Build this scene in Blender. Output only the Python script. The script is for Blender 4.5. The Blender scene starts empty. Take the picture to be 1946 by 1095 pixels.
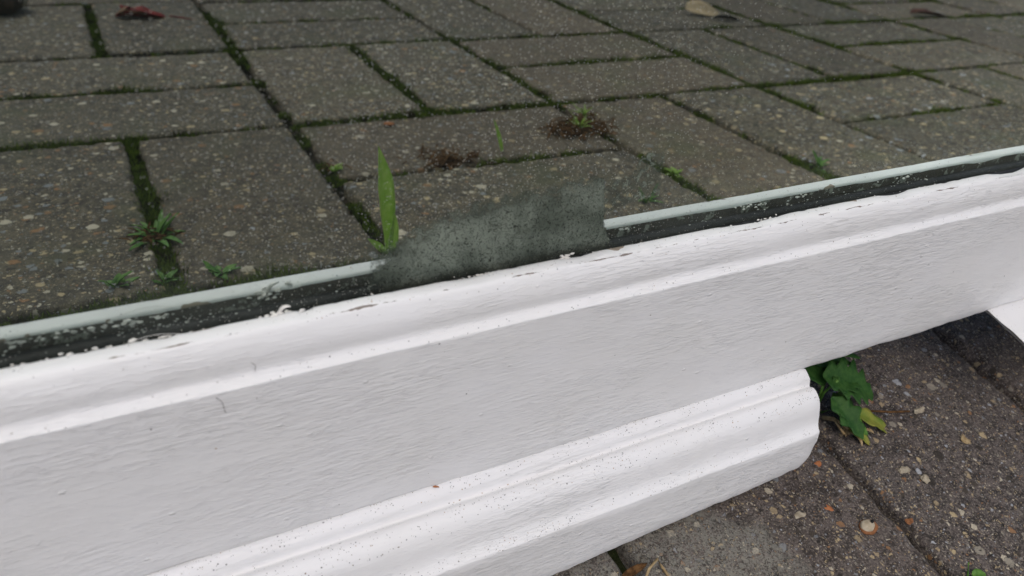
import bpy, bmesh, math, random
from mathutils import Vector, Matrix, noise
random.seed(7)
S = bpy.context.scene
COL = S.collection

# ------------------------------------------------------------------ camera
F_PX, YAW, PITCH, ROLL = 1575.4, 0.63274, 0.71169, 0.23969
CAM = Vector((0.0, -0.12011, 0.23413))
cd = bpy.data.cameras.new('camera')
cam = bpy.data.objects.new('camera', cd); COL.objects.link(cam); S.camera = cam
fw = Vector((math.sin(YAW)*math.cos(PITCH), math.cos(YAW)*math.cos(PITCH), -math.sin(PITCH)))
rt = Vector((math.cos(YAW), -math.sin(YAW), 0)); up = rt.cross(fw)
r2 = rt*math.cos(ROLL)+up*math.sin(ROLL); u2 = -rt*math.sin(ROLL)+up*math.cos(ROLL)
cam.matrix_world = Matrix(((r2.x,u2.x,-fw.x,CAM.x),(r2.y,u2.y,-fw.y,CAM.y),(r2.z,u2.z,-fw.z,CAM.z),(0,0,0,1)))
cd.sensor_width = 36; cd.lens = 36*F_PX/1946
cd.clip_start = 0.005; cd.clip_end = 500
cd.dof.use_dof = True; cd.dof.focus_distance = 0.265; cd.dof.aperture_fstop = 20

# ------------------------------------------------------------------ light
SUN_EL, SUN_AZ = math.radians(59), math.radians(200)
w = bpy.data.worlds.new('World'); S.world = w; w.use_nodes = True
nt = w.node_tree; nt.nodes.clear()
sky = nt.nodes.new('ShaderNodeTexSky'); sky.sky_type = 'NISHITA'; sky.sun_disc = False
sky.sun_elevation = SUN_EL; sky.sun_rotation = SUN_AZ
sky.air_density = 1.0; sky.dust_density = 4.0; sky.ozone_density = 1.0
hs = nt.nodes.new('ShaderNodeHueSaturation'); hs.inputs['Saturation'].default_value = 1.15
bg = nt.nodes.new('ShaderNodeBackground'); bg.inputs[1].default_value = 0.10
out = nt.nodes.new('ShaderNodeOutputWorld')
nt.links.new(sky.outputs[0], hs.inputs['Color']); nt.links.new(hs.outputs[0], bg.inputs[0]); nt.links.new(bg.outputs[0], out.inputs[0])
sl = bpy.data.lights.new('sun', 'SUN'); sl.energy = 0.85; sl.angle = math.radians(45); sl.color = (1, .985, .965)
so = bpy.data.objects.new('sun', sl); COL.objects.link(so)
# light comes from above, from the camera's side
sd = Vector((math.sin(SUN_AZ)*math.cos(SUN_EL), math.cos(SUN_AZ)*math.cos(SUN_EL), math.sin(SUN_EL)))
so.rotation_euler = sd.to_track_quat('Z', 'Y').to_euler()
S.view_settings.view_transform = 'Standard'; S.view_settings.look = 'None'
S.view_settings.gamma = 1; S.view_settings.exposure = 0.09

# ------------------------------------------------------------------ helpers
def mesh(name, vs, fs, mat=None, parent=None, smooth=True, loc=None):
    m = bpy.data.meshes.new(name); m.from_pydata([tuple(v) for v in vs], [], fs); m.update()
    if smooth: m.polygons.foreach_set('use_smooth', [True]*len(m.polygons))
    o = bpy.data.objects.new(name, m); COL.objects.link(o)
    if mat:
        for k in (mat if isinstance(mat, (list, tuple)) else [mat]): m.materials.append(k)
    if parent: o.parent = parent
    if loc: o.location = loc
    return o
def empty(name, loc=(0,0,0), rot=(0,0,0)):
    o = bpy.data.objects.new(name, None); COL.objects.link(o); o.location = loc; o.rotation_euler = rot
    o.empty_display_size = .02
    return o
def tag(o, label=None, cat=None, group=None, kind=None):
    if label: o['label'] = label
    if cat: o['category'] = cat
    if group: o['group'] = group
    if kind: o['kind'] = kind
    return o
def nz(x, y=0., z=0.): return noise.noise(Vector((x, y, z)))

class N:
    """small node-graph builder"""
    def __init__(s, name):
        s.m = bpy.data.materials.new(name); s.m.use_nodes = True; s.t = s.m.node_tree; s.t.nodes.clear()
        s.out = s.n('ShaderNodeOutputMaterial')
    def n(s, typ, **kw):
        x = s.t.nodes.new(typ)
        for k, v in kw.items(): setattr(x, k, v)
        return x
    def l(s, a, b): s.t.links.new(a, b)
    def set(s, sock, v):
        if isinstance(v, bpy.types.NodeSocket): s.l(v, sock)
        else:
            if isinstance(v, tuple) and len(v) == 3 and sock.type == 'RGBA': v = (*v, 1)
            sock.default_value = v
    def co(s, kind='Object'): return s.n('ShaderNodeTexCoord').outputs[kind]
    def mapping(s, v, scale=(1,1,1), loc=(0,0,0), rot=(0,0,0)):
        x = s.n('ShaderNodeMapping'); s.l(v, x.inputs[0]); x.inputs['Scale'].default_value = scale
        x.inputs['Location'].default_value = loc; x.inputs['Rotation'].default_value = rot; return x.outputs[0]
    def noise(s, v, scale, detail=3, rough=.55, dist=0, col=False):
        x = s.n('ShaderNodeTexNoise'); s.l(v, x.inputs['Vector']); x.inputs['Scale'].default_value = scale
        x.inputs['Detail'].default_value = detail; x.inputs['Roughness'].default_value = rough; x.inputs['Distortion'].default_value = dist
        return x.outputs['Color' if col else 'Fac']
    def vor(s, v, scale, feature='F1', rand=1, smooth=None):
        x = s.n('ShaderNodeTexVoronoi', feature=feature); s.l(v, x.inputs['Vector']); x.inputs['Scale'].default_value = scale
        x.inputs['Randomness'].default_value = rand
        return x
    def math(s, op, a, b=0., c=0., clamp=False):
        x = s.n('ShaderNodeMath', operation=op, use_clamp=clamp); s.set(x.inputs[0], a); s.set(x.inputs[1], b); s.set(x.inputs[2], c); return x.outputs[0]
    def ramp(s, v, a, b, lo=0., hi=1., smooth=True):
        x = s.n('ShaderNodeMapRange'); x.interpolation_type = 'SMOOTHSTEP' if smooth else 'LINEAR'
        s.set(x.inputs['Value'], v); s.set(x.inputs['From Min'], a); s.set(x.inputs['From Max'], b)
        s.set(x.inputs['To Min'], lo); s.set(x.inputs['To Max'], hi); return x.outputs[0]
    def mix(s, f, a, b):
        x = s.n('ShaderNodeMix', data_type='RGBA'); s.set(x.inputs['Factor'], f); s.set(x.inputs['A'] if False else x.inputs[6], a); s.set(x.inputs[7], b); return x.outputs[2]
    def cramp(s, v, stops, interp='LINEAR'):
        x = s.n('ShaderNodeValToRGB'); x.color_ramp.interpolation = interp; e = x.color_ramp.elements
        while len(e) < len(stops): e.new(.5)
        for i, (p, c) in enumerate(stops): e[i].position = p; e[i].color = (*c, 1)
        s.l(v, x.inputs[0]); return x.outputs[0]
    def sep(s, v):
        x = s.n('ShaderNodeSeparateXYZ'); s.l(v, x.inputs[0]); return x.outputs
    def bump(s, h, strength, dist, normal=None):
        x = s.n('ShaderNodeBump'); s.set(x.inputs['Height'], h); x.inputs['Strength'].default_value = strength
        x.inputs['Distance'].default_value = dist
        if normal: s.l(normal, x.inputs['Normal'])
        return x.outputs[0]
    def bsdf(s, color, rough=.6, normal=None, spec=.5, **kw):
        x = s.n('ShaderNodeBsdfPrincipled'); s.set(x.inputs['Base Color'], color); s.set(x.inputs['Roughness'], rough)
        x.inputs['Specular IOR Level'].default_value = spec
        if normal: s.l(normal, x.inputs['Normal'])
        for k, v in kw.items(): s.set(x.inputs[k], v)
        return x.outputs[0]
    def mixs(s, f, a, b):
        x = s.n('ShaderNodeMixShader'); s.set(x.inputs[0], f); s.l(a, x.inputs[1]); s.l(b, x.inputs[2]); return x.outputs[0]
    def done(s, sh): s.l(sh, s.out.inputs[0]); return s.m

# ------------------------------------------------------------------ materials
def paver_material():
    g = N('concrete_paver'); co = g.co()
    tone = g.n('ShaderNodeAttribute', attribute_name='tone').outputs['Fac']
    agg = g.n('ShaderNodeAttribute', attribute_name='aggregate').outputs['Fac']
    # each paver has its own cut of the aggregate
    offs = g.n('ShaderNodeCombineXYZ'); g.l(g.math('MULTIPLY', tone, 3.7), offs.inputs[2])
    va = g.n('ShaderNodeVectorMath', operation='ADD'); g.l(co, va.inputs[0]); g.l(offs.outputs[0], va.inputs[1])
    vsc = g.n('ShaderNodeVectorMath', operation='SCALE'); g.l(va.outputs[0], vsc.inputs[0]); g.set(vsc.inputs['Scale'], g.ramp(agg, .6, .72, 1.0, .70)); P = vsc.outputs[0]
    wob = g.noise(P, 420, 3, .6, col=True)
    wv = g.n('ShaderNodeVectorMath', operation='MULTIPLY_ADD'); g.l(wob, wv.inputs[0]); wv.inputs[1].default_value = (.0030,)*3; g.l(P, wv.inputs[2]); Q = wv.outputs[0]
    big = g.noise(P, 22, 4, .6); mid = g.noise(P, 190, 4, .65); fine = g.noise(P, 1300, 3, .7)
    agm = g.ramp(agg, .6, .72)
    base = g.mix(g.ramp(mid, .36, .64), g.mix(agm, (.026,.020,.018), (.030,.024,.016)), g.mix(agm, (.118,.096,.086), (.118,.094,.058)))
    base = g.mix(g.ramp(big, .35, .7, 0, .55), base, g.mix(agm, (.105,.090,.080), (.118,.102,.070)))
    dirt = g.noise(co, 55, 4, .65)
    base = g.mix(g.math('MULTIPLY', g.ramp(dirt, .50, .66), g.math('MULTIPLY_ADD', agm, .45, .15)), base, (.034,.029,.018))
    base = g.mix(g.ramp(fine, .52, .64, 0, g.math('MULTIPLY_ADD', agm, -.5, .85)), base, (.22,.19,.165))
    base = g.mix(g.ramp(fine, .36, .47, .9, 0), base, (.014,.011,.010))
    h = g.math('MULTIPLY', fine, .45)
    pal = [(0,(.28,.25,.20)),(.13,(.030,.024,.018)),(.30,(.46,.36,.21)),(.42,(.22,.23,.24)),(.50,(.28,.15,.07)),(.57,(.52,.46,.35)),(.68,(.05,.040,.030)),(.80,(.36,.28,.17)),(.94,(.38,.39,.41))]
    for sc, prob, rmax, hh in ((1250,.55,.46,.25),(640,.42,.46,.45),(290,.46,.44,.6),(140,.46,.36,.7)):
        v = g.vor(Q, sc); c = g.sep(v.outputs['Color'])
        rad = g.math('MULTIPLY_ADD', c[1], rmax*.55, rmax*.45)
        inside = g.ramp(g.math('SUBTRACT', rad, v.outputs['Distance']), 0, .05)
        pr = prob if sc > 400 else g.math('MULTIPLY', agg, prob)
        m = g.math('MULTIPLY', inside, g.math('LESS_THAN', c[0], pr))
        colr = g.cramp(c[2], pal, 'CONSTANT')
        colr = g.mix(g.ramp(g.noise(P, sc*2.2, 3, .7), .40, .75, .0, .35), colr, (.09,.075,.062))
        base = g.mix(g.math('MULTIPLY', m, .92), base, colr)
        h = g.math('MULTIPLY_ADD', m, hh, h)
    # pits
    pv = g.vor(Q, 380); pc = g.sep(pv.outputs['Color'])
    pit = g.math('MULTIPLY', g.ramp(pv.outputs['Distance'], .3, .18), g.math('LESS_THAN', pc[0], .16))
    base = g.mix(g.math('MULTIPLY', pit, .8), base, (.017,.014,.012)); h = g.math('MULTIPLY_ADD', pit, -.9, h)
    # pale grey crust of lichen on the pavers in front of the drip board
    vd = g.n('ShaderNodeVectorMath', operation='DISTANCE'); g.l(co, vd.inputs[0]); vd.inputs[1].default_value = (.145,-.060,0)
    lm = g.math('ADD', g.ramp(vd.outputs['Value'], .075, .02), g.math('MULTIPLY', g.math('SUBTRACT', g.noise(co, 60, 4, .6), .5), 1.3))
    worm = g.ramp(g.noise(co, 900, 3, .6, 1.2), .42, .56)
    lm2 = g.math('MULTIPLY', g.ramp(lm, .35, .75), g.math('MULTIPLY_ADD', worm, .85, .1))
    base = g.mix(g.math('MULTIPLY', lm2, .8), base, (.24,.235,.20))
    tint = g.ramp(g.math('SINE', g.math('MULTIPLY', tone, 43.)), -.2, 1, 0, .32)
    base = g.mix(g.math('MULTIPLY', tint, g.math('MULTIPLY_ADD', agm, .8, .2)), base, (.135,.095,.064))
    # green film here and there
    gf = g.ramp(g.noise(co, 14, 4, .6), .50, .72, 0, .5)
    base = g.mix(g.math('MULTIPLY', gf, agm), base, (.075,.078,.036))
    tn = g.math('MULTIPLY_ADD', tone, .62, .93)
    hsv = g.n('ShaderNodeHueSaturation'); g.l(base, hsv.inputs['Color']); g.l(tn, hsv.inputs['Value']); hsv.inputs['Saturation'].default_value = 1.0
    b = g.bump(h, .9, .0007); b = g.bump(mid, .5, .0012, b)
    return g.done(g.bsdf(hsv.outputs[0], g.ramp(fine, .3, .7, .62, .9), b, .35))

def soil_material():
    g = N('joint_soil'); co = g.co()
    a = g.noise(co, 300, 4, .7); b = g.noise(co, 40, 3)
    c = g.mix(g.ramp(a, .35, .7), (.012,.010,.008), (.055,.043,.032))
    c = g.mix(g.ramp(b, .5, .66, 0, .7), c, (.018,.030,.008))
    return g.done(g.bsdf(c, .95, g.bump(a, 1, .002), .1))

def paint_material(name, dirt, worn):
    g = N(name); co = g.co(); xyz = g.sep(co)
    # brush marks run along the rail
    bs = g.mapping(co, (.07, 1, 1)); b1 = g.noise(bs, 1500, 2, .5, .0)
    bs2 = g.mapping(co, (.13, 1, 1), rot=(0, .03, 0)); b2 = g.noise(bs2, 1000, 2, .5, .15)
    area = g.ramp(g.noise(g.mapping(co, (.4,1,1)), 40, 2), .36, .62, .25, 1)
    ridge = g.math('ABSOLUTE', g.math('SUBTRACT', b1, .5))
    ridge = g.ramp(ridge, 0, .045, 1, 0)
    h = g.math('MULTIPLY', g.math('MULTIPLY_ADD', ridge, .5, g.math('MULTIPLY_ADD', b2, .8, g.math('MULTIPLY', b1, .5))), area)
    nv = g.vor(g.mapping(co, (.6,1,1)), 260); nc = g.sep(nv.outputs['Color'])
    nib = g.math('MULTIPLY', g.ramp(nv.outputs['Distance'], .16, .03), g.math('LESS_THAN', nc[0], .2))
    h = g.math('MULTIPLY_ADD', nib, .9, h)
    wav = g.noise(g.mapping(co, (.35,1,1)), 110, 2)
    col = g.mix(g.ramp(g.noise(co, 30, 3), .35, .7, 0, .5), (.80,.80,.80), (.77,.765,.745))
    gn = g.sep(g.n('ShaderNodeNewGeometry').outputs['Normal'])
    upm = g.ramp(gn[2], .45, .8)
    # dust and soot specks lying on the surface
    for sc, rad, prob, sq in ((1000,.26,.34,(1,1,1)), (620,.15,.30,(.55,1,1)), (1900,.32,.36,(1,1,.7))):
        v = g.vor(g.mapping(co, sq, (3*rad,0,0)), sc); c = g.sep(v.outputs['Color'])
        r = g.math('MULTIPLY_ADD', c[1], rad*.7, rad*.3)
        d = g.ramp(g.math('SUBTRACT', r, v.outputs['Distance']), 0, .06)
        dens = g.math('MULTIPLY', g.ramp(g.noise(co, 70, 3, .6), .34, .66, .15, 1), g.math('MULTIPLY_ADD', upm, dirt, .02))
        m = g.math('MULTIPLY', d, g.math('LESS_THAN', c[0], g.math('MULTIPLY', dens, prob)))
        col = g.mix(g.math('MULTIPLY', m, .85), col, g.cramp(c[2], [(0,(.10,.095,.09)),(.4,(.28,.25,.20)),(.7,(.16,.16,.18)),(.9,(.40,.26,.14))], 'CONSTANT'))
        h = g.math('MULTIPLY_ADD', m, .8, h)
    rough = .42
    if worn:
        # paint lost along the glass-side arris, long thin cracks at the next arris: bare grey-brown wood
        nx = g.noise(g.mapping(co, (1,.6,.6)), 34, 4, .65); nf = g.noise(g.mapping(co, (.25,1,1)), 700, 3, .6)
        a = g.math('MULTIPLY', xyz[1], -1)
        lim = g.math('MULTIPLY_ADD', g.ramp(nx, .54, .74), .0030, .0042)
        lim = g.math('MULTIPLY_ADD', g.math('SUBTRACT', nf, .5), .0010, lim)
        chip = g.math('MULTIPLY', g.math('LESS_THAN', a, lim), g.math('GREATER_THAN', xyz[2], .098))
        dline = g.math('ABSOLUTE', g.math('SUBTRACT', a, g.math('MULTIPLY_ADD', nf, .0009, .0078)))
        cr = g.math('MULTIPLY', g.math('LESS_THAN', dline, g.ramp(g.noise(g.mapping(co, (1,0,0), (5,0,0)), 45, 4, .7), .50, .60, 0, .00024)), g.math('GREATER_THAN', xyz[2], .098))
        wood = g.mix(nf, (.20,.14,.09), (.42,.36,.29))
        col = g.mix(chip, col, wood)
        col = g.mix(g.math('MULTIPLY', cr, .9), col, (.15,.11,.085))
        h = g.math('MULTIPLY_ADD', g.math('MAXIMUM', chip, cr), -1.2, h)
    hh = g.math('MULTIPLY', h, g.ramp(upm, 0, 1, 1, .45)); b = g.bump(wav, .22, .0009); b = g.bump(hh, .72, .00036, b)
    return g.done(g.bsdf(col, rough, b, .45))

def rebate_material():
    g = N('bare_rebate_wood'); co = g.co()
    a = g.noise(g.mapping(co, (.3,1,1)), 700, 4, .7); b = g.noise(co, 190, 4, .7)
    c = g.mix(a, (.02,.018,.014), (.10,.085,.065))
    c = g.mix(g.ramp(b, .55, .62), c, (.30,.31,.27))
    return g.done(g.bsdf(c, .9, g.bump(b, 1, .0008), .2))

def glass_material():
    g = N('dusty_glass'); co = g.co(); xyz = g.sep(co)
    fr = g.n('ShaderNodeFresnel'); fr.inputs['IOR'].default_value = 1.5
    gl = g.n('ShaderNodeBsdfGlossy'); gl.inputs['Roughness'].default_value = 0.0
    g.set(gl.inputs['Color'], (.88,.97,.92))
    dk = g.n('ShaderNodeBsdfDiffuse'); g.set(dk.inputs['Color'], (.004,.006,.005))
    fac = g.ramp(fr.outputs[0], .038, .10, GL_LO, GL_HI, False)
    body = g.mixs(fac, dk.outputs[0], gl.outputs[0])
    film = g.n('ShaderNodeBsdfDiffuse'); g.set(film.inputs['Color'], (.42,.47,.43))
    low = g.ramp(xyz[2], .102, .124, .10, .020)
    fn = g.ramp(g.noise(g.mapping(co, (.3,1,1)), 90, 4, .6), .3, .75, .4, 1.3)
    body = g.mixs(g.math('MULTIPLY', low, fn), body, film.outputs[0])
    sp = g.n('ShaderNodeBsdfDiffuse'); g.set(sp.inputs['Color'], (.55,.56,.50))
    dx = g.math('ABSOLUTE', g.math('SUBTRACT', xyz[0], .085))
    dens = g.ramp(g.math('MULTIPLY_ADD', g.noise(co, 28, 3), .06, g.math('SUBTRACT', dx, .03)), .02, .095, 1.8, .22)
    dens = g.math('MULTIPLY', dens, g.ramp(xyz[2], .16, .20, 1, .5))
    tot = None
    for sc, rad, prob in ((1800,.22,.50),(1100,.13,.50),(500,.07,.10)):
        v = g.vor(g.mapping(co, (1,0,1), (rad*7,0,0)), sc); c = g.sep(v.outputs['Color'])
        r = g.math('MULTIPLY_ADD', c[1], rad*.6, rad*.4)
        m = g.math('MULTIPLY', g.math('GREATER_THAN', r, v.outputs['Distance']), g.math('LESS_THAN', c[0], g.math('MULTIPLY', dens, prob)))
        tot = m if tot is None else g.math('MAXIMUM', tot, m)
    body = g.mixs(g.math('MULTIPLY', tot, .75), body, sp.outputs[0])
    return g.done(body)
GL_LO, GL_HI = .58, 1.0

def residue_material():
    g = N('dried_residue'); co = g.co(); xyz = g.sep(co)
    d = g.n('ShaderNodeBsdfDiffuse')
    worm = g.noise(g.mapping(co, (1,0,1)), 560, 2, .5, 2.0)
    lines = g.ramp(g.math('ABSOLUTE', g.math('SUBTRACT', worm, .5)), .010, .042)
    cloud = g.noise(g.mapping(co, (1,0,1)), 75, 4, .6)
    g.set(d.inputs['Color'], g.mix(g.ramp(cloud, .35, .7), (.13,.155,.125), (.34,.39,.32)))
    tr = g.n('ShaderNodeBsdfTransparent')
    edge = g.n('ShaderNodeAttribute', attribute_name='edge').outputs['Fac']
    e = g.math('ADD', edge, g.math('MULTIPLY', g.math('SUBTRACT', g.noise(g.mapping(co, (1,0,1)), 330, 5, .75), .5), 1.9))
    al = g.math('MULTIPLY', g.ramp(e, .25, .85), g.math('MULTIPLY_ADD', lines, .52, .12))
    low = g.ramp(g.math('MULTIPLY_ADD', cloud, .006, xyz[2]), .1030, .1085); al = g.math('MULTIPLY', al, g.math('MULTIPLY_ADD', low, .85, .15))
    wk = g.n('ShaderNodeAttribute', attribute_name='weak').outputs['Fac']
    spots = g.ramp(g.noise(g.mapping(co, (1,0,1)), 520, 3, .6, .8), .52, .6, 0, .6)
    al = g.math('ADD', g.math('MULTIPLY', al, g.math('SUBTRACT', 1, wk)), g.math('MULTIPLY', g.math('MULTIPLY', spots, wk), g.ramp(e, .3, .6)))
    dk = g.n('ShaderNodeBsdfDiffuse'); g.set(dk.inputs['Color'], (.012,.014,.011))
    sh = g.mixs(g.math('MULTIPLY', g.math('SUBTRACT', 1, lines), .0), d.outputs[0], dk.outputs[0])
    # the grey film dulls the pane under it: dark lines inside it where it has cracked
    full = g.mixs(al, tr.outputs[0], sh)
    dull = g.math('MULTIPLY', g.ramp(e, .3, .9, 0, .72), g.math('SUBTRACT', 1, wk))
    full2 = g.mixs(dull, tr.outputs[0], dk.outputs[0])
    fin = g.mixs(al, full2, sh)
    return g.done(fin)

def simple(name, c1, c2, scale, rough=.7, bumpd=.0006, spec=.3, trans=0., c3=None):
    g = N(name); co = g.co()
    a = g.noise(co, scale, 4, .65)
    c = g.mix(g.ramp(a, .32, .68), c1, c2)
    if c3: c = g.mix(g.ramp(g.noise(co, scale*.35, 3), .52, .62), c, c3)
    kw = {}
    sh = g.bsdf(c, rough, g.bump(a, .8, bumpd), spec)
    if trans:
        t = g.n('ShaderNodeBsdfTranslucent'); g.set(t.inputs['Color'], c); sh = g.mixs(trans, sh, t.outputs[0])
    return g.done(sh)

M = dict(
    paver=paver_material(), soil=soil_material(),
    rail=paint_material('white_paint_rail', .55, True), board=paint_material('white_paint_board', 2.2, False),
    board2=paint_material('white_paint_second_board', .5, False), rebate=rebate_material(), glass=glass_material(), residue=residue_material(),
    seal=simple('black_seal', (.006,.006,.007), (.022,.023,.025), 500, .6, .0003, .3),
    moss=simple('moss', (.055,.085,.010), (.20,.28,.030), 260, .9, .0004, .1, .25, (.045,.040,.012)),
    grass=simple('grass_green', (.46,.66,.15), (.60,.76,.26), 240, .5, .0002, .4, .6),
    weed=simple('weed_green', (.07,.19,.030), (.15,.30,.05), 260, .5, .0003, .4, .25),
    dark_leaf=simple('dark_leaf', (.020,.075,.014), (.050,.13,.026), 260, .62, .0005, .25, .2),
    yellow_leaf=simple('yellow_leaf', (.16,.24,.03), (.36,.34,.06), 130, .5, .0003, .4, .25, (.45,.36,.10)),
    dead=simple('dead_brown', (.045,.022,.010), (.16,.085,.035), 330, .9, .0008, .1),
    mat=simple('rotten_leaves', (.022,.011,.006), (.085,.042,.020), 420, .95, .0012, .1),
    straw=simple('straw', (.22,.15,.07), (.42,.32,.18), 400, .8, .0004, .2),
    red=simple('red_leaf', (.12,.006,.006), (.30,.012,.012), 160, .6, .0006, .3, .15, (.22,.12,.06)),
    tan=simple('tan_leaf', (.42,.30,.17), (.60,.46,.28), 160, .7, .0006, .3),
    black=simple('shade_black', (.005,.005,.005), (.02,.018,.015), 300, .7, .0006, .3),  # near-black colour for the curled leaf's shadowed side and the husk hole
    brown=simple('brown_leaf', (.06,.02,.012), (.14,.055,.03), 160, .7, .0006, .3, .1),
    stone=simple('brown_stone', (.035,.024,.018), (.09,.06,.045), 130, .55, .001, .4),
    pebble=simple('pale_pebble', (.34,.28,.19), (.50,.44,.34), 300, .6, .0003, .4), dull=simple('embedded_stone', (.24,.20,.14), (.42,.37,.28), 700, .7, .0003, .3),
    rust=simple('rust_rim', (.14,.055,.02), (.28,.12,.05), 400, .8, .0003, .3),
    flake=simple('paint_flake', (.60,.585,.55), (.80,.78,.74), 500, .8, .0003, .3),
    fibre=simple('grey_fibre', (.16,.15,.13), (.28,.25,.21), 500, .9, .0001, .2),
    orange=simple('orange_crumb', (.35,.13,.05), (.50,.22,.10), 500, .8, .0003, .3),
    terracotta=simple('terracotta', (.30,.10,.035), (.42,.17,.07), 500, .8, .0003, .3),
    grass_far=simple('lawn', (.03,.06,.012), (.06,.10,.02), 6, .9, .01, .1),
)

# ------------------------------------------------------------------ paving
PHI, GX, GY, PU = 0.03188, 0.14822, -0.39501, .107
def grid(u, v):
    a, b = PU*u, -PU*v
    return (GX+math.cos(PHI)*a-math.sin(PHI)*b, GY+math.sin(PHI)*a+math.cos(PHI)*b)
def pavers():
    vs, fs, tones, aggs = [], [], [], []
    rnd = random.Random(3)
    for bu in range(-19, 20):
        for bv in range(-14, 15):
            u0, v0 = 2*bu, 2*bv
            cells = ([(u0, v0, 1, 2), (u0+1, v0, 1, 2)] if (bu+bv) % 2 == 0 else [(u0, v0, 2, 1), (u0, v0+1, 2, 1)])
            for (u, v, du, dv) in cells:
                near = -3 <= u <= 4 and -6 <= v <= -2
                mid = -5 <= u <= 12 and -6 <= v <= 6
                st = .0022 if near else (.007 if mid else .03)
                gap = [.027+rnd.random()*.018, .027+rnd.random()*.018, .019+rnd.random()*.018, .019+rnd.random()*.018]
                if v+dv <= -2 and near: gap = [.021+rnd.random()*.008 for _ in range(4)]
                ua, ub, va, vb = u+gap[0], u+du-gap[1], v+gap[2], v+dv-gap[3]
                nx = max(4, int((ub-ua)*PU/st)); ny = max(4, int((vb-va)*PU/st))
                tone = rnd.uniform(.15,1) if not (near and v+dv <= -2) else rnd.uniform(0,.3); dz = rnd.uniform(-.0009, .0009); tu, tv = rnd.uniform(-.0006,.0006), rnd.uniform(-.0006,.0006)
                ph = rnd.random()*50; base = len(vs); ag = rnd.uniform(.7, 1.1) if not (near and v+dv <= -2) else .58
                rb = .0022
                # samples denser at the rim
                def samples(a, b, n):
                    L = (b-a)*PU; e = [0, .0007/L, .0018/L, .0035/L]
                    inn = [e[-1]+(1-2*e[-1])*i/n for i in range(1, n)]
                    return [a+(b-a)*t for t in e+inn+[1-x for x in reversed(e)]]
                su, sv = samples(ua, ub, nx), samples(va, vb, ny)
                NU, NV = len(su), len(sv)
                for j, vv in enumerate(sv):
                    for i, uu in enumerate(su):
                        x, y = grid(uu, vv)
                        de = min(uu-ua, ub-uu, vv-va, vb-vv)*PU
                        z = dz+tu*(uu-u)/du+tv*(vv-v)/dv
                        if de < rb:
                            k = 1-de/rb; z -= rb*.9*k*k
                        if mid:
                            z += .00045*nz(x*90, y*90, ph)+(.00022*nz(x*420, y*420, ph) if near else 0)
                            if de < .004: 
                                q = nz(x*130, y*130, ph+9)
                                z -= max(0, q-.12)*.006*(1-de/.004)
                                x += .0006*nz(x*150, y*150, ph+3); y += .0006*nz(x*150, y*150, ph+5)
                        vs.append((x, y, z)); tones.append(tone); aggs.append(ag)
                for j in range(NV-1):
                    for i in range(NU-1):
                        a = base+j*NU+i; fs.append((a, a+NU, a+NU+1, a+1))
                # skirt down into the joint
                ring = [base+i for i in range(NU)]+[base+j*NU+NU-1 for j in range(1, NV)]+[base+(NV-1)*NU+i for i in range(NU-2, -1, -1)]+[base+j*NU for j in range(NV-2, 0, -1)]
                b2 = len(vs)
                for k in ring: vs.append((vs[k][0], vs[k][1], -.02)); tones.append(tone); aggs.append(ag)
                n = len(ring)
                for k in range(n): fs.append((ring[k], ring[(k+1) % n], b2+(k+1) % n, b2+k))
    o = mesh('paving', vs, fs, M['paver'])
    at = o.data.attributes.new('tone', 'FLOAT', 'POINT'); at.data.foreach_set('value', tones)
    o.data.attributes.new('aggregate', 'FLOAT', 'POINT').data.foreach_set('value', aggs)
    tag(o, 'grey brown concrete block paving in a basket weave pattern', kind='structure')
    # sand and soil in the joints
    vs, fs = [], []; n1, n2 = 420, 300
    x0, x1, y0, y1 = -.5, 1.7, -1.3, .35
    for j in range(n2+1):
        for i in range(n1+1):
            x = x0+(x1-x0)*i/n1; y = y0+(y1-y0)*j/n2
            vs.append((x, y, -.0082+.0016*nz(x*60, y*60)+.0008*nz(x*260, y*260)))
    for j in range(n2):
        for i in range(n1):
            a = j*(n1+1)+i; fs.append((a, a+1, a+n1+2, a+n1+1))
    tag(mesh('joint_soil', vs, fs, M['soil']), kind='structure')
    tag(mesh('ground', [(-60,-60,-.012),(60,-60,-.012),(60,60,-.012),(-60,60,-.012)], [(0,1,2,3)], M['grass_far'], smooth=False), kind='structure')
pavers()

# ------------------------------------------------------------------ glazed door, leaning back a little
T = 0.11827
door = empty('glazed_door', (0,0,0), (-T,0,0))
tag(door, 'white painted wooden door bottom with a moulded rail, a drip board and a dusty reflecting pane', 'door')
def L2(x, a, s): return (x, -a, s)          # door space: a = out from the pane, s = up the pane
def extrude(name, prof, xs, mat, amp, mats=None, seed=0, closed=True, endcap=True, edge=None):
    """sweep a closed profile [(a,s,weight)] along x with small hand-painted irregularities"""
    vs, fs = [], []; n = len(prof)
    for ix, x in enumerate(xs):
        for k, pnt in enumerate(prof):
            a, s, wgt = pnt[:3]
            da = amp*wgt*(nz(x*26, k*.35+seed, 1)+.5*nz(x*95, k*.8+seed, 2)+.25*nz(x*380, k*1.7+seed, 4))
            ds = amp*wgt*(nz(x*26, k*.35+seed, 7)+.5*nz(x*95, k*.8+seed, 8)+.25*nz(x*380, k*1.7+seed, 9))
            vv = (x, a+da, s+ds)
            if edge: vv = edge(vv, k)
            vs.append(L2(*vv))
    for i in range(len(xs)-1):
        for k in range(n if closed else n-1):
            a = i*n+k; b = i*n+(k+1) % n; fs.append((a, b, b+n, a+n))
    if endcap:
        fs.append(tuple(range(n))); fs.append(tuple(reversed([(len(xs)-1)*n+k for k in range(n)])))
    o = mesh(name, vs, fs, mat, door)
    return o, n
def xs_range(x0, x1, fx0, fx1, fine=.0012, coarse=.03):
    out = []; x = x0
    while x < x1-1e-6:
        out.append(x); x += fine if fx0 < x < fx1 else coarse
    return out+[x1]
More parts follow.
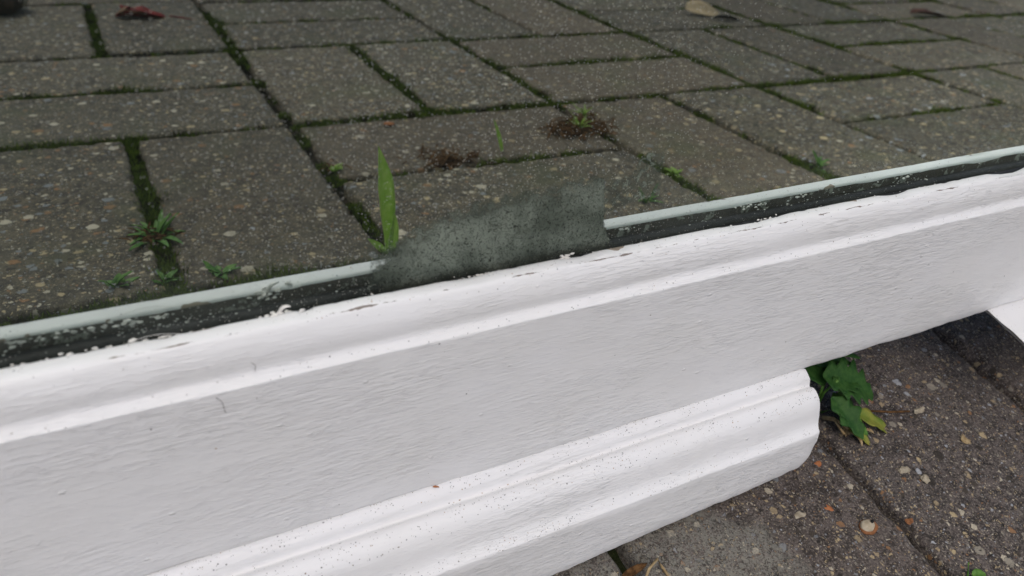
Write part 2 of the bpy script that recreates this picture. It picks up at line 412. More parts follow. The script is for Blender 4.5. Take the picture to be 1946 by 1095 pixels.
def dense(pts, step=.0009):
    r = []
    for i in range(len(pts)-1):
        (a, s, w_), (b, t, w2) = pts[i], pts[i+1]
        n = max(1, int(math.hypot(b-a, t-s)/step))
        for k in range(n): r.append((a+(b-a)*k/n, s+(t-s)*k/n, w_+(w2-w_)*k/n))
    r.append(pts[-1]); return r
mm = .001
def P(l, w=1): return [(a*mm, s*mm, w) for a, s in l]
mould = P([(4.5,92),(4.4,98),(4.4,104.1),(4.55,104.6),(5.2,104.8),(6.6,104.9),(8.0,104.85),(8.45,104.6),(8.9,104.0),(9.5,103.0),(10.05,101.9),(10.5,100.6),(10.8,99.1),(10.85,97.7),(10.7,96.6),(10.85,95.7),(11.35,95.05),(12.0,94.6),(12.8,94.1),(13.0,93.92),(13.05,93.6)])
mould = [(a_, s_, .45 if i_ < 8 else w_) for i_, (a_, s_, w_) in enumerate(mould)]
face = dense([(13.05*mm,93.6*mm,1),(13.0*mm,60*mm,.6),(12.9*mm,42.6*mm,1)], .004)[1:]
bottom = P([(12.5,41.6),(11.8,41.2)])+P([(0,41.0),(-30,41.0),(-30,92),(-1,92)], .3)
prof = [p for p in mould]+face+bottom
def rail_edge(v, k):
    x, a, s = v
    if 2 <= k <= 6:   # broken paint along the arris next to the pane
        c = max(0, nz(x*42, 3.3)-.18)*2.2+max(0, nz(x*210, 8.3)-.25)*.8
        s -= .0016*c*(1 if k < 4 else .5); a += .0008*c*(1 if k < 5 else .3)
    if k >= len(mould)+len(face)-2 and k < len(mould)+len(face)+2:
        s += .0011*nz(x*48, 5.5)+.0005*max(0, nz(x*160, 2.2)); a += .0003*nz(x*120, 6)
    return (x, a, s)
rail, n = extrude('bottom_rail', prof, xs_range(-.55, .95, -.08, .50), [M['rail'], M['rebate']], .00016, edge=rail_edge)
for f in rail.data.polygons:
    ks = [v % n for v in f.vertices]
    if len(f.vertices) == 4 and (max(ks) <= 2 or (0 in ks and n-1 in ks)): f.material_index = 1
# drip board with its moulded front
bp = [(11.5,41.4),(12.6,41.9),(13.8,41.3),(15.0,40.3),(15.6,39.7),(15.9,38.5),(16.25,37.1),(16.8,36.65),(17.7,37.3),(18.7,37.9),(20,37.6),(21.2,36.9),(22.4,35.8),(23.3,34.4),(24.0,32.8),(24.4,31.0),(24.8,29.3),(25.3,27.8),(25.9,26.7),(26.6,25.9),(27.3,25.3),(28.05,24.85),(28.22,24.5)]
bprof = P(bp)+dense([(28.2*mm,24.1*mm,1),(28.2*mm,8.6*mm,1.2)], .002)[1:]+P([(27.8,7.7),(27.0,7.3)])+P([(12,7.5),(0,8),(0,40)], .3)
XE = .2145
def board_edge(v, k):
    x, a, s = v
    if x > XE-.006:   # paint-rounded end
        q = (x-(XE-.006))/.006; r = .0012*q*q*q
        cx, cs = .016, .026
        a -= (a-cx)*.045*q**3; s -= (s-cs)*.05*q**3
        x += .0012*nz(a*180, s*180, 3)*q
        x -= .0030*max(0, (.0125-s)/.005)**2*q
    if a > .011 and s < .024: s -= .0062*min(1.1, (XE-x)/.1)*min(1, (.024-s)/.0155)
    if len(bp)+3 <= k <= len(bp)+7:
        s += .0008*nz(x*60, 1.5)+.0005*nz(x*240, 7); 
    return (x, a, s)
xsb = xs_range(-.50, XE-.006, -.08, .3)+[XE-.005,XE-.004,XE-.003,XE-.002,XE-.0012,XE-.0006,XE-.0002,XE]
board, _ = extrude('drip_board', bprof, xsb, M['board'], .00020, seed=31, edge=board_edge)
board['label'] = 'speckled white moulded drip board with a rounded end'
board['label'] = 'speckled white moulded drip board with a rounded end'
X2 = .3185
bp2 = P([(11.5,41.3),(12.8,41.2),(16,40.9),(20,40.4),(24,39.8),(28,39.1),(32,38.3),(36,37.5),(39,36.9),(40.2,36.2),(40.4,35.4),(39.5,34.9),(26,35.8),(12,36.6),(0,36.6),(0,40)])
def board2_edge(v, k):
    x, a, s = v
    if x < X2+.006:      # end sawn to a mitre that runs back under the board
        q = 1-max(0, x-X2)/.006
        x += (.006 if k > 10 else 0)*q+.0009*nz(a*160, s*160, 8)*q
        s -= .0006*q**4*(1 if s > .038 else 0)
    return (x, a, s)
board2, _ = extrude('drip_board', bp2, [X2+t_*.001 for t_ in (0,.3,.8,1.5,2.5,4,6)]+[.39]+xs_range(.395, .93, .3, .55, .002), M['board2'], .00014, seed=77, edge=board2_edge)
board2['label'] = 'second white drip board at the right edge, beyond the gap'
# black seal in the glazing gap
seal, _ = extrude('glazing_seal', dense([(.25*mm,93*mm,.3),(.25*mm,101.2*mm,.3),(1.2*mm,101.9*mm,1),(2.6*mm,101.8*mm,1),(4.3*mm,100.9*mm,1),(4.3*mm,93*mm,.2)], .0008), xs_range(-.55,.95,-.08,.5,.0025), M['seal'], .00022, seed=50)
# pane
def box(name, x0, x1, a0, a1, s0, s1, mat, parent, bev=.0):
    bm = bmesh.new(); bmesh.ops.create_cube(bm, size=1)
    for v in bm.verts: v.co = Vector(((x0+x1)/2+v.co.x*(x1-x0), -((a0+a1)/2)+v.co.y*(a1-a0), (s0+s1)/2+v.co.z*(s1-s0)))
    if bev: bmesh.ops.bevel(bm, geom=bm.edges, offset=bev, segments=3, affect='EDGES', profile=.5)
    me = bpy.data.meshes.new(name); bm.to_mesh(me); bm.free()
    o = bpy.data.objects.new(name, me); COL.objects.link(o); me.materials.append(mat); o.parent = parent; return o
pane = box('glass_pane', -.56, .96, -.004, 0, .094, 1.02, M['glass'], door)
pane['label'] = 'dusty pane mirroring the mossy paving'
box('top_rail', -.55, .95, -.03, .013, 1.0, 1.09, M['rail'], door, .003)
for x in (-.64, .951): box('stile', x, x+.089, -.03, .013, .041, 1.09, M['rail'], door, .003)

# patch of dried residue on the pane
def patch():
    poly = [(.0585,.1100),(.0610,.1122),(.0679,.1169),(.0756,.1191),(.0828,.1214),(.0962,.1222),(.1051,.1224),(.1125,.1240),(.1185,.1235),(.1192,.1217),(.1218,.1087),(.1262,.1012),(.0994,.0998),(.0772,.0998),(.0570,.0998)]
    poly2 = [(.119,.1225),(.1271,.1232),(.1295,.1292),(.1365,.1285),(.1380,.1159),(.1292,.1148),(.1215,.1130)]
    def sd(p, pl):
        d = 9; ins = False; n_ = len(pl)
        for i in range(n_):
            a, b = pl[i], pl[(i+1) % n_]
            ex, ey = b[0]-a[0], b[1]-a[1]; wx, wy = p[0]-a[0], p[1]-a[1]
            t = max(0, min(1, (wx*ex+wy*ey)/(ex*ex+ey*ey))); d = min(d, math.hypot(wx-ex*t, wy-ey*t))
            if (a[1] > p[1]) != (b[1] > p[1]) and p[0] < a[0]+(p[1]-a[1])*ex/ey: ins = not ins
        return d if ins else -d
    x0, x1, s0, s1, st = .046, .142, .0995, .131, .0007
    nx, ny = int((x1-x0)/st), int((s1-s0)/st)
    vs, fs, ed, wk, idx = [], [], [], [], {}
    for j in range(ny+1):
        for i in range(nx+1):
            p = (x0+i*st, s0+j*st); d1, d2 = sd(p, poly), sd(p, poly2)
            if max(d1, d2) < -.0015: continue
            idx[i, j] = len(vs)
            vs.append(L2(p[0], .00012, p[1]))
            right = (p[0] > .1165 and p[1] > .104)
            soft = .0005 if right else .0060
            ed.append(.5+max(-.5, min(1, (d1 if d1 > -.0004 or d1 > d2 else d2)/(2*soft)))); wk.append(0. if d1 > 0 or d1 > d2 else .8)
    for j in range(ny):
        for i in range(nx):
            q = [(i, j), (i+1, j), (i+1, j+1), (i, j+1)]
            if all(k in idx for k in q): fs.append(tuple(idx[k] for k in q))
    o = mesh('residue_patch', vs, fs, M['residue'], pane)
    o.data.attributes.new('edge', 'FLOAT', 'POINT').data.foreach_set('value', ed)
    o.data.attributes.new('weak', 'FLOAT', 'POINT').data.foreach_set('value', wk)
    o['label'] = 'dull grey patch of crazed residue low on the pane'
patch()

# ------------------------------------------------------------------ small bodies
def tube(pts, r, seg=6, taper=None):
    vs, fs = [], []; n_ = len(pts)
    for i, p in enumerate(pts):
        p = Vector(p); d = (Vector(pts[min(i+1, n_-1)])-Vector(pts[max(i-1, 0)])).normalized()
        a = d.orthogonal().normalized(); b = d.cross(a); rr = r*(taper(i/(n_-1)) if taper else 1)
        for k in range(seg): t = 2*math.pi*k/seg; vs.append(p+(a*math.cos(t)+b*math.sin(t))*rr)
    for i in range(n_-1):
        for k in range(seg): fs.append((i*seg+k, i*seg+(k+1) % seg, (i+1)*seg+(k+1) % seg, (i+1)*seg+k))
    fs.append(tuple(reversed(range(seg)))); fs.append(tuple(range((n_-1)*seg, n_*seg)))
    return vs, fs
def join(parts):
    vs, fs = [], []
    for v, f in parts:
        b = len(vs); vs += [Vector(q) for q in v]; fs += [tuple(i+b for i in q) for q in f]
    return vs, fs
def leaf(base, direction, length, width, upv=(0,0,1), curl=.3, lobes=0, depth=.0, shape='lance', fold=.18, th=.00025, ns=22, rs=0, twist=0):
    """leaf blade as a thin closed solid with a folded midrib"""
    base = Vector(base); d = Vector(direction).normalized(); upv = Vector(upv)
    side = d.cross(upv).normalized(); nrm = side.cross(d).normalized()
    top, bot = [], []; nc = 6
    for i in range(ns+1):
        t = i/ns
        if shape == 'lance': wv = math.sin(math.pi*min(1, t*.92+.08))**.75*(1-.25*t)
        elif shape == 'oval': wv = math.sin(math.pi*(t**.8*.97+.03))**.8
        elif shape == 'blade': wv = (.28+.72*math.sin(min(1, t/.62)*math.pi/2)**1.6)*(1-max(0, (t-.62)/.38)**2.0)+.01
        else: wv = 1-t**2.2
        if lobes: wv *= 1-depth*(.5+.5*math.cos(2*math.pi*t*lobes))*(1 if t < .95 else .3)
        wv *= 1+.12*nz(t*5, rs)
        ang = curl*t; c = base+d*(length*(math.sin(ang)/max(ang, 1e-4))*t*1.0)-nrm*(length*t*(1-math.cos(ang))/max(ang, 1e-4))
        sd2 = (side*math.cos(twist*t)+nrm*math.sin(twist*t))
        for k in range(nc+1):
            q = (k/nc-.5)*2
            p = c+sd2*(q*width*.5*wv)+nrm*(abs(q)*width*fold*wv+.0004*nz(t*8+rs, q*2))
            top.append(p+nrm*th*.5); bot.append(p-nrm*th*.5)
    vs = top+bot; fs = []; m = nc+1; o = len(top)
    for i in range(ns):
        for k in range(nc):
            a = i*m+k; fs.append((a, a+m, a+m+1, a+1)); fs.append((o+a, o+a+1, o+a+m+1, o+a+m))
    for i in range(ns):
        a = i*m; fs.append((a, o+a, o+a+m, a+m)); a = i*m+nc; fs.append((a, a+m, o+a+m, o+a))
    fs.append(tuple(list(range(nc, -1, -1))+[o+k for k in range(nc+1)])); e = ns*m; fs.append(tuple([e+k for k in range(nc+1)]+[o+e+k for k in range(nc, -1, -1)]))
    return vs, fs
def lump(c, r, seed=0, sub=2, amp=.3, sq=(1,1,1)):
    bm = bmesh.new(); bmesh.ops.create_icosphere(bm, subdivisions=sub, radius=1)
    vs = []
    for v in bm.verts:
        k = 1+amp*nz(v.co.x*1.3+seed, v.co.y*1.3, v.co.z*1.3)+amp*.5*nz(v.co.x*3+seed, v.co.y*3, v.co.z*3)
        vs.append(Vector((v.co.x*sq[0], v.co.y*sq[1], v.co.z*sq[2]))*r*k+Vector(c))
    fs = [tuple(v.index for v in f.verts) for f in bm.faces]; bm.free(); return vs, fs
def part(name, parts, mat, parent, smooth=True):
    vs, fs = join(parts)
    o = mesh(name, vs, fs, mat, parent, smooth)
    o.matrix_parent_inverse = parent.matrix_basis.inverted() if parent else Matrix()
    return o
def thing(name, loc, label, cat, group=None): return tag(empty(name, loc), label, cat, group)

# broad blade of grass, sharp and tall
t = thing('grass_plant', (.1402,-.190,-.002), 'tall broad bright green blade of grass with a shorter blade at its foot', 'grass plant', 'weeds in the paving joints')
part('blade', [leaf((.1402,-.190,-.002), (-.02,.02,1), .058, .0128, (.3,1,0), .22, shape='blade', fold=.16, twist=.5)], M['grass'], t)
part('blade', [leaf((.1408,-.190,-.002), (.22,.05,1), .022, .0075, (.3,1,0), .3, fold=.15, rs=2)], M['grass'], t)
part('blade', [leaf((.1398,-.191,-.002), (-.5,.1,.6), .014, .004, (.3,1,.3), .5, fold=.15, rs=4)], M['grass'], t)
t = thing('grass_plant', (.268,-.303,-.002), 'short thin single blade of grass standing alone in a joint left of the brown tuft', 'grass plant', 'weeds in the paving joints')
part('blade', [leaf((.268,-.303,-.002), (-.22,0,1), .025, .0035, (.3,1,0), .3, fold=.12, rs=9)], M['grass'], t)

def rosette(name, c, n_, lmin, lmax, wd, mat, label, dead=0, seed=0, elev=(.2,.9), lobes=0, group='weeds in the paving joints', cat='weed', deadspread=.012, sect=(0,6.283)):
    rnd = random.Random(seed); t = thing(name, c, label, cat, group)
    for i in range(n_):
        an = sect[0]+(sect[1]-sect[0])*(i+rnd.random()*.6)/n_; el = rnd.uniform(*elev); ln = rnd.uniform(lmin, lmax)
        b = (c[0]+rnd.uniform(-.002,.002), c[1]+rnd.uniform(-.002,.002), c[2])
        part('leaf', [leaf(b, (math.cos(an)*math.cos(el), math.sin(an)*math.cos(el), math.sin(el)), ln, wd*rnd.uniform(.7,1.2), curl=rnd.uniform(.3,1.1), lobes=lobes, depth=.35 if lobes else 0, rs=i+seed, ns=14)], mat, t)
    if dead:
        ps = []
        for i in range(dead):
            an = rnd.uniform(0, 6.28); r = deadspread*rnd.random(); b = (c[0]+r*math.cos(an), c[1]+r*math.sin(an)*.7, c[2]+.001+rnd.random()*.003)
            ps.append(leaf(b, (rnd.uniform(-1,1), rnd.uniform(-1,1), rnd.uniform(-.05,.5)), rnd.uniform(.005,.012), rnd.uniform(.0008,.0022), curl=rnd.uniform(.3,1.6), rs=i, ns=8))
        part('dead_leaves', ps, M['dead'], t)
        if dead > 60: part('dead_mat', [lump((c[0]+rnd.gauss(0,deadspread*.33), c[1]+rnd.gauss(0,deadspread*.22), .0005), rnd.uniform(.002,.0055), i, 2, .8, (1.3,.9,.4)) for i in range(14)], M['mat'], t)
    return t
rosette('weed', (.035,-.246,-.002), 24, .006, .022, .0034, M['weed'], 'green rosette weed with withered yellow brown lower leaves in the left joint', 60, 5, (.35,1.35), deadspread=.013)
rosette('weed', (.345,-.325,-.001), 13, .010, .020, .0018, M['grass'], 'grassy tuft growing out of a heap of dark brown dead leaves', 300, 8, (.7,1.4), deadspread=.030)
rosette('weed', (.368,-.352,-.002), 9, .008, .018, .0016, M['grass'], 'small bright grassy tuft on the joint crossing behind the brown heap', 16, 18, (.7,1.4), deadspread=.010)
rosette('weed', (.150,-.306,-.001), 8, .005, .010, .0032, M['grass'], 'little bright green seedling at a joint corner above the tall blade', 6, 12, (.3,1.0))
rosette('weed', (.469,-.203,-.002), 9, .008, .017, .0042, M['weed'], 'leafy weed in the joint near the right end of the pane', 0, 21, (.4,1.2), 3)
rosette('weed', (.360,-.228,-.002), 7, .005, .010, .0035, M['grass'], 'small seedling in the joint just right of the grey patch', 0, 24, (.3,1.0))
rosette('weed', (.012,-.200,-.002), 7, .007, .014, .0050, M['weed'], 'round leaved weed at the far left of the row along the pane foot', 0, 27, (.5,1.3))
rosette('weed', (.032,-.197,-.002), 9, .006, .012, .0036, M['weed'], 'low spreading weed in the middle of the row along the pane foot', 0, 28, (.4,1.2))
rosette('weed', (.057,-.197,-.002), 8, .007, .013, .0042, M['weed'], 'small weed at the right of the row along the pane foot', 0, 29, (.4,1.2))
rosette('weed', (.312,-.196,-.002), 8, .008, .015, .0030, M['weed'], 'small weed behind the broken left tip of the right pale strip', 0, 31, (.5,1.3), 3)
t = thing('dead_leaf_heap', (.228,-.306,0), 'flat scrap heap of reddish brown dead leaves lying across a joint', 'dead leaves')
rnd = random.Random(44); ps = []
for i in range(90):
    x, y = .224+rnd.gauss(0,.010), -.301+rnd.gauss(0,.008)
    ps.append(leaf((x,y,rnd.random()*.003), (rnd.uniform(-1,1), rnd.uniform(-1,1), rnd.uniform(0,.4)), rnd.uniform(.004,.012), rnd.uniform(.0008,.002), curl=rnd.uniform(.3,1.6), rs=i, ns=7))
part('scraps', ps, M['dead'], t)
part('dead_mat', [lump((.226+rnd.gauss(0,.009), -.296+rnd.gauss(0,.003), -.001), rnd.uniform(.0015,.004), i, 2, .8, (1.3,.8,.35)) for i in range(14)], M['mat'], t)
t = thing('terracotta_crumb', (.213,-.375,.001), 'flat reddish terracotta crumb lying on a paver', 'crumb')
part('crumb_body', [lump((.213,-.375,.001), .0045, 3, 2, .4, (1,.7,.25))], M['terracotta'], t)

# leaves and a stone further out
t = thing('fallen_leaf', (.099,-.745,.003), 'crumpled dark red fallen leaf on the paving', 'leaf')
part('leaf_blade', [leaf((.073,-.752,.002), (1,.18,.04), .052, .026, curl=.25, lobes=3, depth=.25, shape='oval', fold=.35, rs=5), leaf((.080,-.758,.004), (.7,-.5,.25), .022, .012, curl=.9, lobes=2, depth=.3, shape='oval', fold=.5, rs=8)], M['red'], t)
part('leaf_stalk', [tube([(.122,-.742,.003),(.132,-.738,.002),(.145,-.725,.0015)], .0006)], M['red'], t)
t = thing('round_stone', (-.020,-.795,.012), 'dark brown round stone at the upper left corner of the view', 'stone')
part('stone_body', [lump((-.024,-.800,.012), .021, 2, 3, .14, (1,1,.72))], M['stone'], t)
part('stone_crust', [lump((-.016,-.808,.014), .0185, 6, 3, .16, (.9,1,.72))], M['pebble'], t)
t = thing('curled_leaf', (.745,-.645,.003), 'tan curled dry leaf with its shaded underside as a black blade', 'leaf')
part('leaf_blade', [leaf((.722,-.664,.007), (1,.22,-.03), .056, .030, (0,.5,1), curl=.3, shape='oval', fold=.12, rs=3)], M['tan'], t)
part('shaded_underside', [leaf((.738,-.628,.003), (1,.25,.02), .036, .012, (0,-.2,1), curl=.2, shape='oval', fold=.25, rs=6, th=.001)], M['black'], t)  # shadow under the curled leaf put in as a black blade
t = thing('fallen_leaf', (1.10,-.588,.003), 'flat dark brown fallen leaf in the upper right of the pane reflection', 'leaf')
part('leaf_blade', [leaf((1.068,-.598,.003), (1,.25,.03), .066, .028, curl=.25, lobes=3, depth=.2, shape='oval', fold=.2, rs=15)], M['brown'], t)

# weed at the end of the drip board, seen directly
t = thing('weed', (.2505,-.004,-.003), 'dark green lobed weed growing from the joint beside the end of the drip board', 'weed', 'weeds in the paving joints')
C0 = (.2500,-.002,-.002)
def fan(b, d, L_, W_, mat, lob, rs, upv=(0,0,1), curl=.5, nm='leaf', shape='oval', depth=.42):
    return part(nm, [leaf(b, d, L_, W_, upv, curl, lob, depth, shape, .16, rs=rs, ns=30)], mat, t)
fan((.2500,.008,.016), (1,.55,.12), .037, .027, M['dark_leaf'], 6, 1, (-.2,-.3,1))
fan((.2475,.002,.017), (.8,-.42,-.10), .029, .021, M['dark_leaf'], 5, 3, (-.3,-.2,1))
fan((.2480,.000,.013), (.2,1,.25), .024, .016, M['dark_leaf'], 3, 5, (-.2,-.5,1))
fan((.2470,-.006,.013), (.25,-1,-.18), .020, .012, M['dark_leaf'], 3, 6, (-.3,-.1,1))
fan((.2520,-.008,.011), (1,-.5,-.45), .014, .008, M['dark_leaf'], 0, 8, (0,0,1), .6)
fan((.2490,-.004,.015), (.9,.1,.05), .020, .012, M['dark_leaf'], 4, 31, (-.3,-.2,1))
fan((.2475,-.010,.012), (.55,-1,-.35), .015, .009, M['dark_leaf'], 3, 32, (-.2,-.1,1))
fan((.2500,-.010,.007), (.9,-.9,-.20), .017, .008, M['weed'], 4, 33, (-.2,-.1,1))
fan((.2540,-.003,.006), (1,-.1,.02), .013, .006, M['weed'], 3, 34, (-.1,-.1,1))
part('withered_leaf', [leaf((.2555+random.uniform(-.004,.006),-.0130+random.uniform(-.006,.004),.002), (random.uniform(-1,1),random.uniform(-1,1),.1), random.uniform(.004,.008), .0018, curl=1.0, rs=50+k) for k in range(14)], M['straw'], t)
fan((.2580,-.012,.006), (1,-.55,-.24), .024, .0085, M['yellow_leaf'], 2, 9, (-.1,-.1,1), .5, 'yellow_leaf', 'oval', .35)
fan((.2530,-.016,.003), (.7,-.8,-.12), .012, .006, M['yellow_leaf'], 2, 10, (0,0,1), .5, 'yellow_leaf', 'oval', .4)
for q, (a, b) in enumerate(((C0,(.2535,.004,.016)),(C0,(.2520,-.002,.017)),(C0,(.248,0,.013)),((.251,-.004,0),(.258,-.012,.006)),((.250,-.006,-.001),(.248,-.018,.004)),((.25,-.006,0),(.253,-.016,.003)))):
    a, b = Vector(a), Vector(b); m_ = (a+b)/2+Vector((.001*(-1)**q, .001, .002))
    part('stem', [tube([a, m_, b], .00055)], M['weed'] if q < 4 else M['straw'], t)
part('withered_leaf', [leaf((.2575,-.009,.006), (.9,.2,.1), .009, .0035, curl=1.2, rs=22)], M['dead'], t)
t = thing('clover', (.249,-.081,-.001), 'tiny curled green sprout in the joint at the bottom edge', 'weed', 'weeds in the paving joints')
part('stem', [tube([(.2485,-.0825,-.002),(.2482,-.0800,.003),(.2492,-.0780,.0052),(.2502,-.0778,.0045)], .0003)], M['weed'], t)
for i, (dx, dy) in enumerate(((1,-.3),(-.7,-.7),(.4,-1))):
    part('leaf', [leaf((.2498+dx*.001,-.0808+dy*.001,.001), (dx,dy,.25), .006, .0036, curl=.5, shape='oval', rs=i+40, ns=12)], M['weed'], t)

# twigs
t = thing('twig', (.283,-.016,.002), 'thin reddish brown twig lying on the paver beside the weed', 'twig')
part('twig_body', [tube([(.262,-.0085,.0035),(.270,-.0115,.0022),(.279,-.0150,.0020),(.289,-.0175,.0014)], .00045)], M['dead'], t)
t = thing('dry_stalk', (.140,-.036,.001), 'bent straw coloured dry stalk beside the lower edge of the drip board', 'stalk')
part('stalk_body', [tube([(.137,-.0395,.0012),(.1405,-.0365,.003),(.1442,-.0352,.0045),(.1452,-.0372,.0025),(.1462,-.0405,.0012)], .0005)], M['straw'], t)
t = thing('wood_splinter', (.138,-.034,.001), 'dark brown wood splinter beside the dry stalk', 'splinter')
part('splinter_body', [leaf((.131,-.0355,.002), (1,.12,.02), .011, .0028, curl=.2, rs=3, th=.0012)], M['dead'], t)
# pebbles
t = thing('seed_husk', (.2285,-.0517,.001), 'pale oval husk with a rusty rim and a hole, alone on the paver', 'husk')
part('husk_body', [lump((.2283,-.0517,.0010), .0031, 1, 3, .12, (1,.72,.45))], M['pebble'], t)
part('husk_rim', [lump((.2288,-.0520,.0003), .0040, 4, 3, .14, (1,.76,.28))], M['rust'], t)
part('husk_hole', [lump((.2300,-.0514,.0024), .0008, 9, 2, .2, (1,.8,.6))], M['black'], t)
def peb(x, y, r, mat, label, seed, sq=(1,.7,.4)):
    t = thing('pebble', (x,y,.0), label, 'pebble', 'pebbles set in the foreground paver')
    part('pebble_body', [lump((x,y,-.0001), r, seed, 2, .75, (sq[0],sq[1],.22))], M[mat], t, False)
peb(.2135,-.0640,.0022,'dull','cream pebble below the oval husk',11)
peb(.2140,-.0510,.0020,'dull','pale pebble left of the oval husk',12)
peb(.2470,-.0560,.0018,'rust','rusty round pebble right of the joint',13)
peb(.2200,-.0400,.0024,'terracotta','flat orange brick chip under the end of the drip board',14,(.6,1.1,.3))
peb(.2305,-.0235,.0021,'terracotta','orange chip touching the rounded end of the drip board',15,(1,.7,.4))
peb(.2075,-.0385,.0024,'dull','long whitish pebble beside the lower edge of the drip board',16,(1.2,.55,.4))
peb(.2640,-.0380,.0022,'dull','cream pebble just right of the joint under the yellow leaf',17,(1.3,.6,.35))
peb(.2690,-.0445,.0018,'dull','round cream pebble at the middle of the foreground paver',18,(1,.9,.4))
peb(.2960,-.0180,.0024,'dull','long pale pebble near the weed, parallel to the joint',19,(1.3,.5,.35))
peb(.3030,-.0370,.0019,'straw','tan pebble in the right of the foreground paver',20,(1,.9,.35))

# ------------------------------------------------------------------ moss in the joints
def moss():
    rnd = random.Random(11); vs, fs = [], []
    def tuft(x, y, h, r, n_):
        for k in range(n_):
            an = rnd.uniform(0, 6.283); q = r*math.sqrt(rnd.random()); bx, by = x+q*math.cos(an), y+q*math.sin(an)
            l = h*rnd.uniform(.5, 1.2); tx, ty = rnd.uniform(-.6,.6)*l, rnd.uniform(-.6,.6)*l; wd = .00045*rnd.uniform(.7,1.5)
            z0 = -.0045+rnd.random()*.002; dx, dy = math.cos(an)*wd, math.sin(an)*wd
            b = len(vs); vs.extend([(bx-dx, by-dy, z0), (bx+dx, by+dy, z0), (bx+tx, by+ty, z0+l), (bx+dy, by-dx, z0)])
            fs.extend([(b, b+1, b+2), (b+1, b+3, b+2), (b+3, b, b+2)])
    heavy = [((0,1.6),(0,3.4),1.),((.0,-.2),(0,.4),.3),((1,.1),(1,1.9),1.),((1,0),(2.1,0.03),1.),((2,.2),(2,1.7),.9),((2,1),(4,1),.9),((3.6,.0),(6.2,0),1.),((4,0),(4,4),1.),((4,-.6),(4,.1),.9),((5,.3),(5,1.9),.6),((6,.9),(6,3),.7),((6,1),(8,1),.7),((-1,2.1),(-1,3.6),.9),((-1.8,-.02),(-1,0),1.),((-1.6,1),(-.8,1),.8),((0,-1.9),(0,-.8),.35),((-1,-1.9),(-1,-.2),.8),((1,-1),(1.6,-1),.8),((0.1,1),(2,1),.0),((2.8,0),(3.8,0),.2),((8,1.5),(8,4),.6),((7,2),(12,2),.6),((1,2),(2,2),.7),((2,2),(4,2),.6),((-2,-2),(0,-2),.7),((0,-2),(5,-2),.5),((3,-2.1),(3,-1.5),.8),((2,-1.9),(2,-1.4),.5),((0,0),(2,0),.5),((2,0),(4,0),.4)]
    def hv(u, v):
        m_ = 0
        for (a, b, w_) in heavy:
            ex, ey = b[0]-a[0], b[1]-a[1]; wx, wy = u-a[0], v-a[1]; L_ = ex*ex+ey*ey
            t_ = max(0, min(1, (wx*ex+wy*ey)/L_)) if L_ else 0
            if math.hypot(wx-ex*t_, wy-ey*t_) < .09: m_ = max(m_, w_)
        return m_
    segs = []
    for bu in range(-3, 9):
        for bv in range(-3, 4):
            u, v = 2*bu, 2*bv
            segs += [((u, v), (u+2, v)), ((u, v), (u, v+2))]
            segs.append(((u+1, v), (u+1, v+2)) if (bu+bv) % 2 == 0 else ((u, v+1), (u+2, v+1)))
    for a, b in segs:
        n_ = int(2*PU/.0013)
        for i in range(n_):
            t_ = (i+rnd.random())/n_; u, v = a[0]+(b[0]-a[0])*t_, a[1]+(b[1]-a[1])*t_
            x, y = grid(u, v)
            if y > -.10 and x < 1: 
                dens = -.05
            else: dens = .20+.95*hv(u, v)+.15*max(0, (v-2)*.5)
            q = nz(x*45, y*45, 4)*.9+.5*nz(x*14, y*14, 9)
            if q+dens > .34 and rnd.random() < .35+dens:
                k = min(1.6, .6+q+dens*.5)
                tuft(x+rnd.gauss(0,.0019), y+rnd.gauss(0,.0019), .0046*k, .0042*k, 17)
    o = mesh('moss', vs, fs, M['moss'], smooth=False); tag(o, 'dark green moss filling the joints between the pavers', 'moss', kind='stuff')
moss()

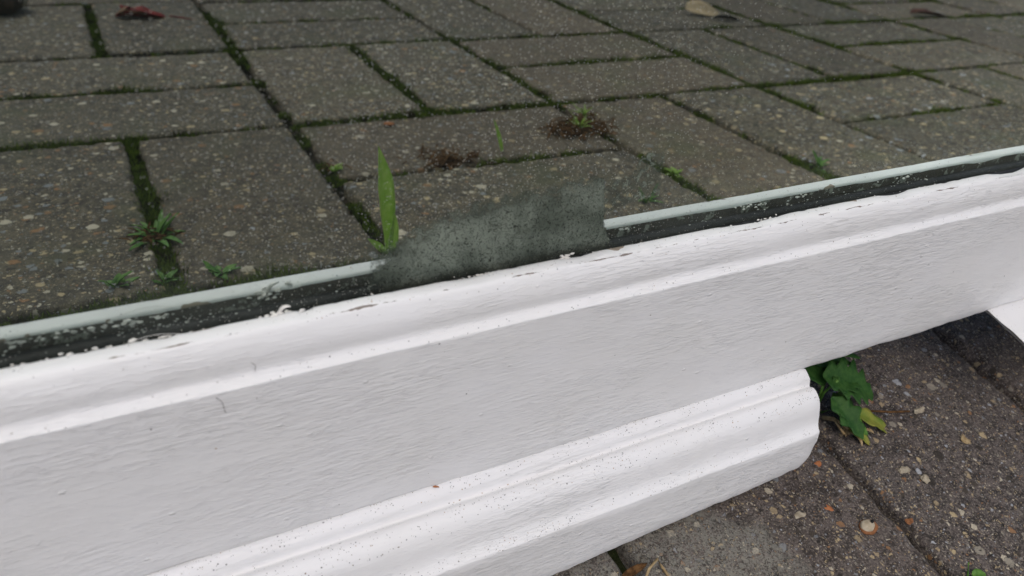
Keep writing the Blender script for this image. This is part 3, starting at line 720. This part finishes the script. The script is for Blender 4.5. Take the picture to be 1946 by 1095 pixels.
# ------------------------------------------------------------------ loose paint crumbs in the glazing gap
def debris():
    rnd = random.Random(5); ps = []
    def d(x, a, s):  # door space to world
        return Vector((x, -a*math.cos(T)+s*math.sin(T), a*math.sin(T)+s*math.cos(T)))
    for i in range(1000):
        x = rnd.uniform(-.03,.33); k = nz(x*38, 3.1)+.25
        if k < rnd.random()*.5 or (x > .11 and rnd.random() < .6): continue
        a = rnd.uniform(.0014,.0046) if rnd.random() < .75 else rnd.uniform(.0005,.004)
        r = .00009+.00026*rnd.random()**2.5
        ps.append(lump(d(x, a, .1018+.0006*rnd.random()+max(0,(a-.0035))*.9), r, i, 1, .7, (1.3,.8,.7)))
    for cx, w_, n_, hgt in ((-.012,.006,26,.0014),(.002,.007,40,.0013),(.0345,.004,30,.0017),(.0105,.004,12,.0009),(.068,.004,14,.0006),(.083,.006,24,.0007),(.108,.0025,22,.0017),(.134,.003,8,.0009),(.18,.006,18,.001),(.2,.004,14,.0009),(.25,.006,14,.0009)):
        for i in range(n_):
            x = cx+rnd.gauss(0, w_*.5)
            ps.append(lump(d(x, rnd.uniform(.0032,.0052), .1030+rnd.random()*hgt), .00018+.00035*rnd.random(), i+int(cx*999), 1, .8, (1.4,.8,.6)))
    vs, fs = join(ps)
    o = mesh('paint_crumbs', vs, fs, M['flake'], smooth=False)
    tag(o, 'white crumbs of old paint scattered along the black gap below the pane', 'crumbs', kind='stuff')
    # curled shavings
    def curl(x, a, s, r, turns, hgt, th, ph=0):
        pts = []
        for i in range(18):
            q = i/17; an = ph+turns*6.283*q
            pts.append(d(x+r*math.cos(an), a+.0008*q+r*.4*math.sin(an), s+hgt*q+r*.8*abs(math.sin(an))))
        return pts
    names = [(.0365,.0044,.1040,.0015,.55,.0012,.00032,2.0,'white curled paint shaving standing on the rail arris, largest of its cluster'),
             (.0345,.0046,.1042,.0007,.8,.0004,.00016,.4,'small tight paint shaving left of the largest curl'),
             (.0400,.0046,.1040,.0009,.3,.0005,.0003,.9,'short flat paint shaving right of the largest curl')]
    for (x, a, s, r, tn, hg, th, ph, lab) in names:
        v_, f_ = tube(curl(x, a, s, r, tn, hg, th, ph), th, 5, lambda q: .5+math.sin(math.pi*q))
        o = mesh('paint_shaving', v_, f_, M['flake']); tag(o, lab, 'paint shaving', 'paint shavings on the rail arris')
    ar = [d(.0035+.012*q, .0048, .1044+.0013*math.sin(math.pi*q)) for q in [i/14 for i in range(15)]]
    v_, f_ = tube(ar, .00005, 5); o = mesh('fibre', v_, f_, M['flake']); tag(o, 'long pale arched fibre on the rail arris near the left edge', 'fibre', 'fibres stuck to the paint')
    for (x, a, s, dx, ds, lab, mt) in ((.0270,.01135,.0990,.0012,-.0030,'fine dark hair on the moulding left of the middle','fibre'),(.0190,.0134,.0935,.0022,-.0052,'fine brown hair hanging over the lower edge of the moulding','fibre')):
        pts = [d(x+dx*q+.0004*math.sin(q*5), a+.0004*(1 if q < .9 else .2), s+ds*q) for q in [i/8 for i in range(9)]]
        v_, f_ = tube(pts, .00006, 5); o = mesh('fibre', v_, f_, M[mt]); tag(o, lab, 'fibre', 'fibres stuck to the paint')
    ps = [leaf(d(.0720,.0135,.0425), (.9,-.35,.35), .0018, .0006, curl=.8, ns=8, rs=2)]
    vs, fs = join(ps); o = mesh('leaf_scrap', vs, fs, M['orange']); tag(o, 'tiny orange brown scrap in the crease above the drip board', 'leaf scrap')
debris()
